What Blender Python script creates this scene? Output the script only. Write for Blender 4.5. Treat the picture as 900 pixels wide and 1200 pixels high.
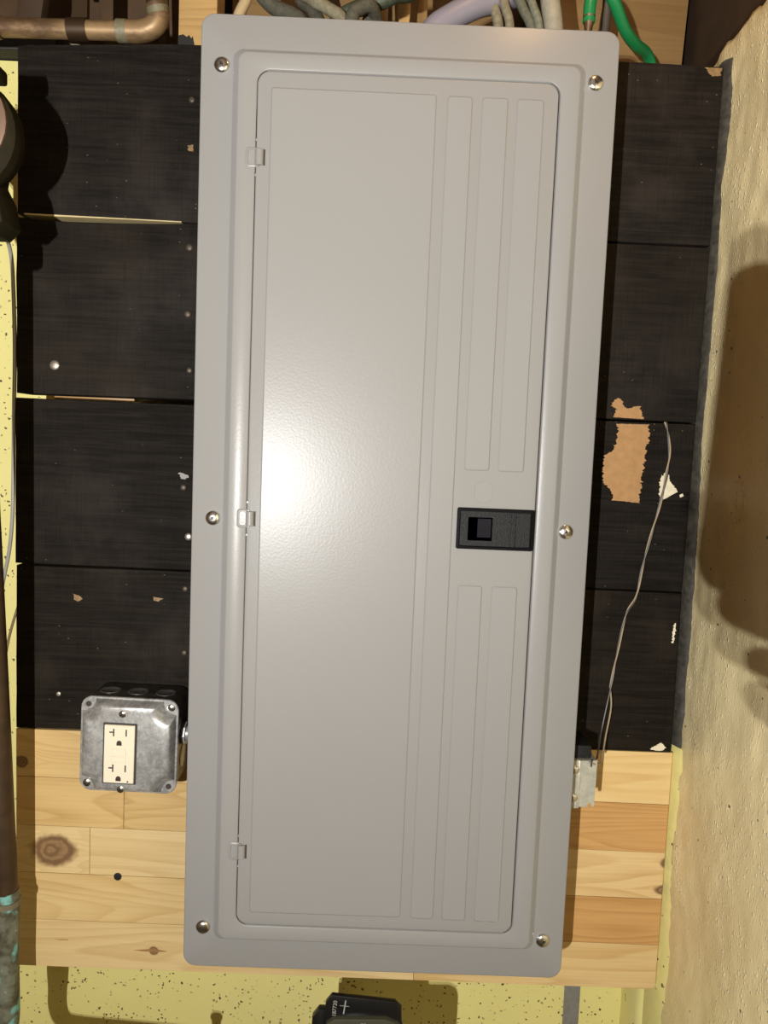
import bpy, bmesh, math, random
from mathutils import Vector, Matrix, noise as mnoise
from mathutils.geometry import delaunay_2d_cdt
from math import pi, sin, cos, radians

for o in list(bpy.data.objects):
    bpy.data.objects.remove(o)
S = bpy.context.scene
C = S.collection
random.seed(7)

# ---------------------------------------------------------------- camera
cd = bpy.data.cameras.new('camera')
cam = bpy.data.objects.new('camera', cd)
C.objects.link(cam)
cd.sensor_fit = 'VERTICAL'
cd.sensor_height = 36.0
cd.lens = 900.0 / 1200.0 * 36.0          # 27 mm on the long side
cd.clip_start = 0.02
YAW, PITCH, ROLL = -0.00926176, -0.08442942, -0.04084271
M = Matrix.Rotation(YAW, 3, 'Z') @ Matrix.Rotation(PITCH, 3, 'X') @ Matrix.Rotation(ROLL, 3, 'Y')
rx, fy, uz = M.col[0], M.col[1], M.col[2]
R3 = Matrix((rx, uz, -fy)).transposed()
cam.matrix_world = Matrix.Translation((-0.01415, -0.84407, 0.07280)) @ R3.to_4x4()
S.camera = cam

# ---------------------------------------------------------------- world, lamps, exposure
w = bpy.data.worlds.new('world')
S.world = w
w.use_nodes = True
bg = w.node_tree.nodes['Background']
bg.inputs['Color'].default_value = (1.0, 0.55, 0.18, 1)
bg.inputs['Strength'].default_value = 0.10


def lamp(name, loc, target, power, sx, sy, col=(1, 1, 1)):
    ld = bpy.data.lights.new(name, 'AREA')
    ld.shape = 'RECTANGLE'
    ld.size, ld.size_y = sx, sy
    ld.energy = power
    ld.color = col
    o = bpy.data.objects.new(name, ld)
    C.objects.link(o)
    o.location = loc
    o.rotation_euler = (Vector(target) - Vector(loc)).to_track_quat('-Z', 'Y').to_euler()
    return o


# the hand-held work light (two small bright heads, one above the other) to the left of and behind the phone
lamp('work_light', (-0.305, -1.35, -0.020), (0.25, 0.0, 0.90), 13.4, 0.006, 0.006, (1.0, 0.985, 0.955))
lamp('work_light', (-0.305, -1.35, -0.043), (0.25, 0.0, 0.90), 13.4, 0.006, 0.006, (1.0, 0.985, 0.955))

# added weak warm fill lamp under the joists, to brighten the right wall
bl = bpy.data.lights.new('warm_fill', 'POINT')
bl.energy = 1.3
bl.shadow_soft_size = .03
bl.color = (1.0, .55, .20)
blo = bpy.data.objects.new('warm_fill', bl)
C.objects.link(blo)
blo.location = (0.15, -.26, .715)

vs = S.view_settings
vs.view_transform = 'Standard'
vs.look = 'None'
vs.gamma = 1.0
vs.use_curve_mapping = False
vs.exposure = 0.0


# ---------------------------------------------------------------- node helpers
class NT:
    def __init__(self, name):
        self.m = bpy.data.materials.new(name)
        self.m.use_nodes = True
        self.t = self.m.node_tree
        self.t.nodes.clear()
        self.out = self.t.nodes.new('ShaderNodeOutputMaterial')
        self.b = self.t.nodes.new('ShaderNodeBsdfPrincipled')
        self.t.links.new(self.b.outputs[0], self.out.inputs[0])
        self.tc = self.t.nodes.new('ShaderNodeTexCoord').outputs['Object']

    def link(self, a, b):
        self.t.links.new(a, b)

    def set(self, sock, v):
        if hasattr(v, 'is_output') or isinstance(v, bpy.types.NodeSocket):
            self.t.links.new(v, sock)
        else:
            if isinstance(v, (tuple, list)) and len(v) == 3 and sock.type == 'RGBA':
                v = (*v, 1)
            sock.default_value = v

    def p(self, **k):
        names = dict(base='Base Color', rough='Roughness', metal='Metallic', spec='Specular IOR Level', normal='Normal',
                     coat='Coat Weight', trans='Transmission Weight', coatr='Coat Roughness')
        for a, v in k.items():
            self.set(self.b.inputs[names[a]], v)
        return self

    def mapping(self, scale=(1, 1, 1), loc=(0, 0, 0), src=None):
        n = self.t.nodes.new('ShaderNodeMapping')
        n.inputs['Scale'].default_value = scale
        n.inputs['Location'].default_value = loc
        self.link(src or self.tc, n.inputs[0])
        return n.outputs[0]

    def noise(self, scale, detail=3, rough=.5, vec=None, dist=0):
        n = self.t.nodes.new('ShaderNodeTexNoise')
        n.inputs['Scale'].default_value = scale
        n.inputs['Detail'].default_value = detail
        n.inputs['Roughness'].default_value = rough
        n.inputs['Distortion'].default_value = dist
        self.link(vec or self.tc, n.inputs['Vector'])
        return n.outputs['Fac']

    def vor(self, scale, vec=None, out='Distance', rnd=1.0):
        n = self.t.nodes.new('ShaderNodeTexVoronoi')
        n.inputs['Scale'].default_value = scale
        n.inputs['Randomness'].default_value = rnd
        self.link(vec or self.tc, n.inputs['Vector'])
        return n.outputs[out], n

    def math(self, op, a, b=0.0, c=0.0, clamp=False):
        n = self.t.nodes.new('ShaderNodeMath')
        n.operation = op
        n.use_clamp = clamp
        self.set(n.inputs[0], a)
        self.set(n.inputs[1], b)
        self.set(n.inputs[2], c)
        return n.outputs[0]

    def ramp(self, fac, a, b, lo=0.0, hi=1.0):
        n = self.t.nodes.new('ShaderNodeMapRange')
        n.inputs['From Min'].default_value = a
        n.inputs['From Max'].default_value = b
        n.inputs['To Min'].default_value = lo
        n.inputs['To Max'].default_value = hi
        n.interpolation_type = 'SMOOTHSTEP'
        self.link(fac, n.inputs['Value'])
        return n.outputs[0]

    def mix(self, f, a, b, mode='MIX'):
        n = self.t.nodes.new('ShaderNodeMix')
        n.data_type = 'RGBA'
        n.blend_type = mode
        self.set(n.inputs[0], f)
        self.set(n.inputs[6], a)
        self.set(n.inputs[7], b)
        return n.outputs[2]

    def bump(self, h, strength=.3, dist=.001, normal=None):
        n = self.t.nodes.new('ShaderNodeBump')
        n.inputs['Strength'].default_value = strength
        n.inputs['Distance'].default_value = dist
        self.link(h, n.inputs['Height'])
        if normal is not None:
            self.link(normal, n.inputs['Normal'])
        return n.outputs[0]


def simple(name, col, rough=.5, metal=0.0, spec=.5, var=.12, vscale=60, bump=0.0, bscale=300):
    t = NT(name)
    f = t.noise(vscale, 4)
    c2 = tuple(max(0, c * (1 - 2 * var)) for c in col)
    c1 = tuple(min(1, c * (1 + var)) for c in col)
    t.p(base=t.mix(f, c2, c1), rough=rough, metal=metal, spec=spec)
    if bump:
        t.p(normal=t.bump(t.noise(bscale, 3), bump, .0006))
    return t.m


def mat_panel():
    t = NT('grey_enamel')
    big = t.noise(6, 2)
    t.p(base=t.mix(big, (.262, .258, .252), (.280, .276, .269)), rough=.31, spec=.26)
    t.p(normal=t.bump(t.noise(420, 2, .5), .12, .0006))
    return t.m


def mat_black_plank(i, tint):
    t = NT('black_stained_wood')
    v = t.mapping((1, 1, 1), (i * 3.7, i * 1.3, i * 2.1))
    g = t.noise(1.0, 6, .7, t.mapping((9, 40, 230), (0, 0, 0), v), .6)
    saw = t.noise(1.0, 3, .7, t.mapping((520, 30, 16), (0, 0, 0), v))
    fine = t.noise(900, 2, .6, v)
    blot = t.noise(11, 4, .6, v)
    haze = t.noise(4.5, 3, .55, t.mapping((1.4, 1, 1), (2, 5, 9), v))
    dk = tuple(c * .60 for c in tint)
    lt = tuple(c * 1.45 for c in tint)
    col = t.mix(t.ramp(g, .36, .66), dk, lt)
    col = t.mix(t.ramp(blot, .46, .72, 0, .6), col, tuple(c * 2.6 for c in tint))
    col = t.mix(t.ramp(haze, .50, .75, 0, .45), col, (tint[0] * 3.0, tint[1] * 2.9, tint[2] * 2.6))
    col = t.mix(t.ramp(saw, .46, .70, 0, .34), col, tuple(c * .40 for c in tint))
    col = t.mix(t.ramp(fine, .55, .8, 0, .5), col, tuple(c * 3.2 for c in tint))
    # scattered pale flecks and scuffs where the stain has worn
    d, vn = t.vor(95, t.mapping((1, 1, 2.2), (0, 0, 0), v))
    rsel = t.t.nodes.new('ShaderNodeSeparateColor')
    t.link(vn.outputs['Color'], rsel.inputs[0])
    fleck = t.math('MULTIPLY', t.ramp(d, .10, .04), t.math('GREATER_THAN', rsel.outputs[0], .86))
    col = t.mix(t.math('MULTIPLY', fleck, .7), col, (.30, .25, .18))
    t.p(base=col, rough=t.ramp(blot, .3, .7, .78, .60), spec=.11)
    h = t.math('ADD', t.math('MULTIPLY', g, 1.0), t.math('MULTIPLY', saw, 1.0))
    t.p(normal=t.bump(h, .55, .0012))
    return t.m


def mat_pine(i, light, dark, knots=(), wscale=26, stretch=.10, amount=.8):
    """flat-sawn pine: growth rings running along x, bent round the knots (x, z, rx, rz)"""
    t = NT('pine')
    sep = t.t.nodes.new('ShaderNodeSeparateXYZ')
    t.link(t.tc, sep.inputs[0])
    X, Z = sep.outputs[0], sep.outputs[2]
    zz = Z
    kn = None
    for (kx, kz, krx, krz) in knots:
        dx = t.math('DIVIDE', t.math('SUBTRACT', X, kx), krx)
        dz = t.math('DIVIDE', t.math('SUBTRACT', Z, kz), krz)
        wob = t.noise(60, 2)
        d2 = t.math('ADD', t.math('MULTIPLY', dx, dx), t.math('MULTIPLY', dz, dz))
        d = t.math('ADD', t.math('SQRT', d2), t.math('MULTIPLY', t.math('SUBTRACT', wob, .5), .7))
        # rings pushed aside
        push = t.math('MULTIPLY', t.math('POWER', 2.718, t.math('MULTIPLY', d2, -.22)), krz * 1.6)
        sg = t.math('MULTIPLY', t.math('SIGN', dz), push)
        zz = t.math('SUBTRACT', zz, sg)
        core = t.ramp(d, 1.05, .75)
        ring = t.math('SINE', t.math('MULTIPLY', d, 17))
        k = (core, ring)
        kn = [k] if kn is None else kn + [k]
    cmb = t.t.nodes.new('ShaderNodeCombineXYZ')
    t.link(X, cmb.inputs[0])
    t.link(sep.outputs[1], cmb.inputs[1])
    t.link(zz, cmb.inputs[2])
    vec = t.mapping((stretch * 10, 6, 10), (i * 1.71, i * .77, i * 2.3), cmb.outputs[0])
    # growth rings are the contour lines of a slow field: they run along the board and close into arches
    fld = t.math('ADD', t.noise(1.6, 1.5, .4, vec, .25), t.math('MULTIPLY', zz, 2.2))
    fr = t.math('FRACT', t.math('MULTIPLY', fld, wscale * .75))
    f = t.math('MULTIPLY', t.math('POWER', fr, 2.2), t.ramp(fr, 1.0, .90))
    fine = t.noise(1, 4, .6, t.mapping((10, 200, 330), (i, 0, 0)))
    slow = t.noise(1, 2, .5, t.mapping((5, 5, 30), (i * 2.3, 0, 3)))
    f = t.math('MULTIPLY', f, t.math('MULTIPLY', t.ramp(slow, .3, .7, .45, 1.0), amount * 1.25))
    col = t.mix(f, light, dark)
    col = t.mix(t.ramp(slow, .45, .75, 0, .35), col, tuple((a + b) * .5 for a, b in zip(light, dark)))
    col = t.mix(t.ramp(fine, .4, .7, 0, .22), col, tuple(c * .80 for c in dark))
    for (core, ring) in (kn or []):
        kc = t.mix(t.math('MULTIPLY', t.ramp(ring, -.9, .9), t.noise(220, 3)), (.19, .105, .048), (.40, .26, .12))
        col = t.mix(core, col, kc)
    t.p(base=col, rough=.42, spec=.45, normal=t.bump(fine, .12, .0005))
    return t.m


def mat_yellow(name, base, pits=.55, rough=.5, bump=.35):
    t = NT(name)
    n = t.noise(14, 4)
    col = t.mix(n, tuple(c * .93 for c in base), tuple(min(1, c * 1.05) for c in base))
    wv = t.mapping()
    nv = t.t.nodes.new('ShaderNodeTexNoise')
    nv.inputs['Scale'].default_value = 260
    t.link(t.tc, nv.inputs['Vector'])
    wv = t.mapping()
    warp = t.t.nodes.new('ShaderNodeVectorMath')
    warp.operation = 'MULTIPLY_ADD'
    warp.inputs[1].default_value = (.006, .006, .006)
    t.link(nv.outputs['Color'], warp.inputs[0])
    t.link(wv, warp.inputs[2])
    pit = None
    for sc_, sel, big in ((210, pits, .46), (85, .78, .24)):
        d, vn = t.vor(sc_, warp.outputs[0])
        rs = t.t.nodes.new('ShaderNodeSeparateColor')
        t.link(vn.outputs['Color'], rs.inputs[0])
        siz = t.math('MULTIPLY', t.math('POWER', rs.outputs[1], 2.0), big)
        p1 = t.math('MULTIPLY', t.math('LESS_THAN', d, siz), t.math('GREATER_THAN', rs.outputs[0], sel))
        pit = p1 if pit is None else t.math('MAXIMUM', pit, p1)
    clump = t.ramp(t.noise(17, 3), .38, .50)
    pit = t.math('MULTIPLY', pit, clump)
    col = t.mix(pit, col, (.10, .07, .03))
    h = t.math('SUBTRACT', t.math('MULTIPLY', t.noise(160, 4, .6), .35), pit)
    t.p(base=col, rough=rough, spec=.4, normal=t.bump(h, bump, .0015))
    return t.m


def mat_rightwall():
    t = NT('rough_cream_plaster')
    base = (.90, .76, .43)
    n = t.noise(9, 4)
    col = t.mix(n, tuple(c * .85 for c in base), tuple(c * 1.08 for c in base))
    d, vn = t.vor(95)
    rs = t.t.nodes.new('ShaderNodeSeparateColor')
    t.link(vn.outputs['Color'], rs.inputs[0])
    pit = t.math('MULTIPLY', t.math('LESS_THAN', d, t.math('MULTIPLY', rs.outputs[1], .16)),
                 t.math('GREATER_THAN', rs.outputs[0], .90))
    col = t.mix(pit, col, (.09, .06, .03))
    streak = t.noise(1, 3, .65, t.mapping((500, 650, 150)))
    # raised grains of sand under the paint, longer than wide
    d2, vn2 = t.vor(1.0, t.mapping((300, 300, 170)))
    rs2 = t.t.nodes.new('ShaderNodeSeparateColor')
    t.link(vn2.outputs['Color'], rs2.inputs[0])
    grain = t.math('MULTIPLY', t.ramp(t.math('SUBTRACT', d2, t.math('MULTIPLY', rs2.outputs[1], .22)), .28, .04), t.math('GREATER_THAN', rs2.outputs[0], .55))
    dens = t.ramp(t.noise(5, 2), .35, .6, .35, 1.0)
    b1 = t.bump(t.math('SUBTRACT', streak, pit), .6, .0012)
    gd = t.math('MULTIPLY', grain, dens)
    col = t.mix(t.math('MULTIPLY', gd, .55), col, (1.0, .93, .68))      # glints on the raised grains, put into the colour as a paler tone
    t.p(base=col, rough=.30, spec=.65, normal=t.bump(gd, .7, .0016, b1))
    return t.m


def mat_galv(name='galvanised_steel', dark=(.30, .30, .29), light=(.58, .57, .54), rough=.36):
    t = NT(name)
    n = t.noise(70, 5, .7, None, .6)
    n2 = t.noise(350, 3)
    f = t.math('ADD', t.math('MULTIPLY', n, .75), t.math('MULTIPLY', n2, .25))
    t.p(base=t.mix(t.ramp(f, .36, .68), dark, light), metal=.50, rough=t.ramp(n, .3, .7, rough + .1, rough - .06))
    return t.m


def mat_copper():
    t = NT('aged_copper')
    n = t.noise(40, 5, .65, t.mapping((.4, 1, 1)))
    c = t.mix(t.ramp(n, .35, .65), (.10, .055, .026), (.33, .215, .105))
    t.p(base=c, metal=.35, rough=t.ramp(n, .3, .7, .62, .45), normal=t.bump(n, .2, .0008))
    return t.m


def mat_patina():
    t = NT('verdigris_on_brass')
    n = t.noise(55, 5, .6)
    n2 = t.noise(38, 3, .5, t.mapping((1, 1, 1), (4, 2, 7)))
    c = t.mix(t.ramp(n, .35, .6), (.06, .05, .025), (.16, .17, .12))
    c = t.mix(t.ramp(n2, .58, .66), c, (.18, .42, .38))
    c = t.mix(t.ramp(n, .64, .70), c, (.45, .44, .36))
    t.p(base=c, rough=.65, normal=t.bump(n, .5, .0015))
    return t.m


PANEL = mat_panel()
SHADE_IN = simple('dark_gap_shade', (.03, .03, .03), .7)  # shade inside narrow gaps, put in as a dark colour
BLACKPL = simple('black_plastic', (.009, .009, .010), .5, var=.45, vscale=800, bump=1.0, bscale=900, spec=.3)
BLACKSM = simple('smooth_black_plastic', (.003, .003, .0035), .6, var=.1, spec=.12)
CHROME = simple('zinc_plated_screw', (.72, .71, .68), .22, 1.0, var=.05)
SLOT = simple('screw_recess', (.05, .045, .04), .5, .6)
GALV = mat_galv('galvanised_steel', (.24, .24, .235), (.56, .555, .54), .36)
GALVD = mat_galv('dull_galvanised_steel', (.10, .10, .10), (.24, .235, .225), .42)
GALVL = mat_galv('bright_galvanised_steel', (.42, .42, .36), (.62, .61, .52), .45)
IVORY = simple('ivory_plastic', (.80, .72, .56), .35, var=.02)
HOLE = simple('dark_slot', (.035, .025, .018), .7, var=.1)
YELLOW = mat_yellow('pale_yellow_painted_concrete', (.84, .76, .29))
YELLOW2 = mat_yellow('pale_yellow_mortar', (.84, .76, .30), .88, .5, .8)
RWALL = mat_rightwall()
SEAL = simple('grey_sealant', (.070, .064, .050), .6, var=.45, vscale=140, bump=1.0, bscale=260, spec=.25)
GREYCEM = simple('grey_cement', (.24, .23, .205), .7, var=.15, vscale=200, bump=.4)
COPPER = mat_copper()
PATINA = mat_patina()
DARKPIPE = simple('dark_tarnished_copper', (.085, .05, .025), .5, .45, var=.3, bump=.3)
OLIVE = simple('olive_black_brass', (.020, .0155, .006), .75, .0, .15, var=.35, vscale=45, bump=.5)
ROSE = simple('worn_copper_dial', (.20, .125, .085), .5, .25, var=.1)
TIN = simple('solder', (.20, .18, .11), .5, .1, var=.25, vscale=120, bump=.5)
TAN = mat_pine(3, (.25, .155, .062), (.16, .09, .032), wscale=12, amount=.5)
STUD = mat_pine(5, (.52, .33, .13), (.36, .20, .065), [(-.228, .475, .004, .03)], wscale=30)
DKWOOD = simple('dark_joist_wood', (.055, .028, .011), .7, var=.35, vscale=25, bump=.4, bscale=80)
BRWOOD = simple('brown_subfloor_wood', (.085, .045, .018), .7, var=.3, vscale=20, bump=.4, bscale=80)
BLKSILL = simple('black_sill', (.012, .011, .010), .6)
BATT = mat_pine(8, (.50, .30, .12), (.34, .18, .06))
BAREPAINT = simple('tan_bare_wood', (.43, .235, .088), .6, var=.16, vscale=130, bump=.4, bscale=400)
CREAMPAINT = simple('cream_paint_splash', (.80, .72, .52), .45, var=.12, vscale=200)
SCRAPE = simple('scraped_pale_wood', (.30, .185, .075), .6, var=.4, vscale=260)
NAILM = simple('nail_head', (.55, .50, .42), .35, .8, var=.15)
GREEN = simple('green_insulation', (.012, .20, .060), .32, var=.05)
LAV = simple('lavender_grey_cable_jacket', (.24, .225, .265), .42, var=.05)
GREYC = simple('weathered_grey_cloth_cable', (.085, .08, .055), .75, var=.35, vscale=260, bump=.9, bscale=500)
TANC = simple('tan_cloth_cable', (.22, .195, .125), .75, var=.3, vscale=260, bump=.9, bscale=500)
WHITEC = simple('off_white_cable_jacket', (.31, .29, .22), .6, var=.2, vscale=160, bump=.7, bscale=300)
GREYPLAIN = simple('grey_vinyl_cable', (.30, .29, .25), .4, var=.06)
BROWNWIRE = simple('brown_vinyl_wire', (.20, .13, .06), .45, var=.1)
TWIST1 = simple('cream_bell_wire', (.40, .31, .19), .45, var=.2, vscale=90)
TWIST2 = simple('dark_bell_wire', (.06, .05, .04), .45, var=.2)
BLACKMET = simple('black_meter_housing', (.010, .009, .008), .35, var=.2)
LIDMET = simple('smoky_meter_cover', (.075, .072, .045), .30, var=.1)
DIGIT = simple('faded_white_print', (.42, .42, .38), .5, var=.1)
SKIN = simple('skin', (.52, .30, .20), .5, var=.08)
SLEEVE = simple('dark_sleeve', (.04, .045, .06), .85, var=.2)
PHONEB = simple('phone_glass', (.02, .02, .022), .12, var=.02)
FLOORM = simple('basement_concrete_floor', (.26, .235, .20), .8, var=.15, vscale=9)


# ---------------------------------------------------------------- mesh helpers (world coordinates in, objects at their base)
def nb():
    return bmesh.new()


def box(bm, x0, x1, y0, y1, z0, z1, bev=0.0, seg=2, mi=0):
    vs_ = [bm.verts.new((x, y, z)) for x in (x0, x1) for y in (y0, y1) for z in (z0, z1)]
    idx = [(0, 1, 3, 2), (4, 6, 7, 5), (0, 4, 5, 1), (2, 3, 7, 6), (0, 2, 6, 4), (1, 5, 7, 3)]
    fs = [bm.faces.new([vs_[i] for i in f]) for f in idx]
    for f in fs:
        f.material_index = mi
    if bev:
        es = list({e for f in fs for e in f.edges})
        bmesh.ops.bevel(bm, geom=es, offset=bev, segments=seg, affect='EDGES', profile=.5)
    return vs_


def prism(bm, pts, y0, y1, bev=0.0, seg=2, mi=0):
    """outline in x,z (list) extruded from y0 (front) to y1"""
    a = [bm.verts.new((x, y0, z)) for x, z in pts]
    b = [bm.verts.new((x, y1, z)) for x, z in pts]
    n = len(pts)
    f0 = bm.faces.new(a)
    fs = [f0, bm.faces.new(b[::-1])]
    for i in range(n):
        fs.append(bm.faces.new((a[i], b[i], b[(i + 1) % n], a[(i + 1) % n])))
    for f in fs:
        f.material_index = mi
    bmesh.ops.recalc_face_normals(bm, faces=fs)
    if bev:
        es = list(f0.edges)
        bmesh.ops.bevel(bm, geom=es, offset=bev, segments=seg, affect='EDGES', profile=.5)


def rrect(cx, cz, hx, hz, r, n=6):
    out = []
    r = max(r, 1e-5)
    for (sx, sz, a0) in ((1, 1, 0), (-1, 1, 90), (-1, -1, 180), (1, -1, 270)):
        for k in range(n + 1):
            a = radians(a0 + 90 * k / n)
            out.append((cx + sx * (hx - r) + r * cos(a), cz + sz * (hz - r) + r * sin(a)))
    return out


def loft(bm, rings, cap_last=True, cap_first=False, mi=0):
    """rings: list of (list of xz, y); the last is normally the front"""
    vr = [[bm.verts.new((x, y, z)) for x, z in pts] for pts, y in rings]
    fs = []
    n = len(vr[0])
    for a, b in zip(vr[:-1], vr[1:]):
        for i in range(n):
            fs.append(bm.faces.new((a[i], a[(i + 1) % n], b[(i + 1) % n], b[i])))
    if cap_last:
        fs.append(bm.faces.new(vr[-1]))
    if cap_first:
        fs.append(bm.faces.new(vr[0][::-1]))
    for f in fs:
        f.material_index = mi
    bmesh.ops.recalc_face_normals(bm, faces=fs)
    return fs


def pad(bm, x0, x1, z0, z1, y0, h, bw=.0012, r=.002, mi=0):
    """raised pad with sloping sides, standing proud of plane y0 by h (towards -y)"""
    cx, cz, hx, hz = (x0 + x1) / 2, (z0 + z1) / 2, (x1 - x0) / 2, (z1 - z0) / 2
    loft(bm, [(rrect(cx, cz, hx + bw, hz + bw, r + bw, 4), y0 + .0003), (rrect(cx, cz, hx + bw, hz + bw, r + bw, 4), y0 - .00005),
              (rrect(cx, cz, hx, hz, r, 4), y0 - h)], mi=mi)


def lathe(bm, prof, center, axis='-y', n=20, mi=0, rot=None):
    """prof: list of (radius, height); height runs along the axis"""
    if rot is None:
        rot = {'-y': Matrix.Rotation(pi / 2, 3, 'X'), 'z': Matrix.Identity(3), 'x': Matrix.Rotation(pi / 2, 3, 'Y')}[axis]
    c = Vector(center)
    rings = []
    for r, h in prof:
        if r < 1e-7:
            rings.append([bm.verts.new(c + rot @ Vector((0, 0, h)))])
        else:
            rings.append([bm.verts.new(c + rot @ Vector((r * cos(2 * pi * k / n), r * sin(2 * pi * k / n), h))) for k in range(n)])
    fs = []
    for a, b in zip(rings[:-1], rings[1:]):
        for i in range(n):
            j = (i + 1) % n
            if len(a) == 1:
                fs.append(bm.faces.new((a[0], b[j], b[i])))
            elif len(b) == 1:
                fs.append(bm.faces.new((a[i], a[j], b[0])))
            else:
                fs.append(bm.faces.new((a[i], a[j], b[j], b[i])))
    for ring, rev in ((rings[0], True), (rings[-1], False)):
        if len(ring) > 1:
            fs.append(bm.faces.new(ring[::-1] if rev else ring))
    for f in fs:
        f.material_index = mi
    bmesh.ops.recalc_face_normals(bm, faces=fs)


def catmull(pts, k=8):
    P = [Vector(p) for p in pts]
    P = [P[0] * 2 - P[1]] + P + [P[-1] * 2 - P[-2]]
    out = []
    for i in range(1, len(P) - 2):
        for j in range(k):
            t = j / k
            a, b, c, d = P[i - 1], P[i], P[i + 1], P[i + 2]
            out.append(.5 * ((2 * b) + (c - a) * t + (2 * a - 5 * b + 4 * c - d) * t * t + (3 * b - a - 3 * c + d) * t ** 3))
    out.append(P[-2])
    return out


def tube(bm, pts, r, n=10, smooth=8, mi=0, caps=True, flat=1.0):
    path = catmull(pts, smooth) if smooth else [Vector(p) for p in pts]
    m = len(path)
    rs = r if isinstance(r, (list, tuple)) else [r, r]
    up = Vector((0.013, -1, 0.021)).normalized()
    rings = []
    for i, p in enumerate(path):
        t = (path[min(i + 1, m - 1)] - path[max(i - 1, 0)]).normalized()
        u = (up - t * up.dot(t))
        if u.length < 1e-4:
            u = Vector((1, 0, 0)) - t * t.x
        u.normalize()
        up = u
        v = t.cross(u)
        f = i / (m - 1) * (len(rs) - 1)
        i0 = min(int(f), len(rs) - 2)
        rr = rs[i0] + (rs[i0 + 1] - rs[i0]) * (f - i0)
        rings.append([bm.verts.new(p + u * rr * flat * cos(2 * pi * k / n) + v * rr * sin(2 * pi * k / n)) for k in range(n)])
    fs = []
    for a, b in zip(rings[:-1], rings[1:]):
        for i in range(n):
            fs.append(bm.faces.new((a[i], a[(i + 1) % n], b[(i + 1) % n], b[i])))
    if caps:
        fs.append(bm.faces.new(rings[0][::-1]))
        fs.append(bm.faces.new(rings[-1]))
    for f in fs:
        f.material_index = mi
    bmesh.ops.recalc_face_normals(bm, faces=fs)


def obj(name, bm, mats, parent=None, base=None, smooth=40):
    """link bm (world coordinates) as one mesh object whose origin is at base"""
    me = bpy.data.meshes.new(name)
    bm.to_mesh(me)
    bm.free()
    for m in (mats if isinstance(mats, (list, tuple)) else [mats]):
        me.materials.append(m)
    o = bpy.data.objects.new(name, me)
    C.objects.link(o)
    if parent is not None:
        off = world_loc(parent)
        if base is None:
            base = off
        me.transform(Matrix.Translation(-Vector(base)))
        o.parent = parent
        o.location = Vector(base) - off
    elif base is not None:
        me.transform(Matrix.Translation(-Vector(base)))
        o.location = base
    if smooth:
        for p in me.polygons:
            p.use_smooth = True
        me.set_sharp_from_angle(angle=radians(smooth))
    return o


def world_loc(o):
    v = Vector(o.location)
    while o.parent:
        o = o.parent
        v += Vector(o.location)
    return v


def tag(o, label, cat, group=None):
    o['label'] = label
    o['category'] = cat
    if group:
        o['group'] = group
    return o


def thing(name, label, cat, loc, group=None):
    o = bpy.data.objects.new(name, None)
    o.empty_display_size = .02
    C.objects.link(o)
    o.location = loc
    return tag(o, label, cat, group)


def struct(o):
    o['kind'] = 'structure'
    return o


# ================================================================ THE SETTING
WB = 0.11          # face of the painted concrete wall behind the boards
bm = nb(); box(bm, -1.8, 0.60, WB, WB + .22, -1.45, .510)
struct(obj('wall_back', bm, YELLOW, base=(0, WB, 0), smooth=0))
bm = nb(); box(bm, -1.8, 0.60, -2.0, WB + .22, -1.55, -1.45)
struct(obj('floor', bm, FLOORM, smooth=0))
bm = nb(); box(bm, -1.8, 0.60, -2.0, .40, .74, .80)
struct(obj('ceiling', bm, BRWOOD, smooth=0))

# right wall: rough plaster with a ragged top, running from the corner towards the viewer
bm = nb()
XW = .3395
ys = [WB, .08] + [.06 - .0055 * k for k in range(60)] + [-.32, -.45, -.7, -1.1, -1.6, -2.0]
zs = [-1.45, -1.1, -.9, -.78] + [-.70 + .008 * k for k in range(152)]
grid = []
for iy, y in enumerate(ys):
    row = []
    for iz, z in enumerate(zs):
        x = XW + .0035 * mnoise.noise((y * 14, z * 9, 1.3)) + .0016 * mnoise.noise((y * 55, z * 45, 4.1)) + .0007 * mnoise.noise((y * 160, z * 130, 2))
        x += max(0, y - .02) * .12
        zz = z
        if iz == len(zs) - 1:
            zz = .519 + .006 * mnoise.noise((y * 40, 3.3, 0)) + .004 * mnoise.noise((y * 130, 8.1, 0))
            x += .004
        elif iz == len(zs) - 2:
            zz = .512 + .004 * mnoise.noise((y * 40, 3.3, 0))
        row.append(bm.verts.new((x, y, zz)))
    grid.append(row)
for a, b in zip(grid[:-1], grid[1:]):
    for i in range(len(zs) - 1):
        bm.faces.new((a[i], a[i + 1], b[i + 1], b[i]))
back = [[bm.verts.new((.60, y, zs[0])), bm.verts.new((.60, y, .52))] for y in ys]
for i in range(len(ys) - 1):
    bm.faces.new((grid[i][-1], back[i][1], back[i + 1][1], grid[i + 1][-1]))
    bm.faces.new((back[i][0], back[i + 1][0], back[i + 1][1], back[i][1]))
bmesh.ops.recalc_face_normals(bm, faces=bm.faces[:])
struct(obj('wall_right', bm, RWALL, base=(XW, 0, 0), smooth=80))


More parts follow.
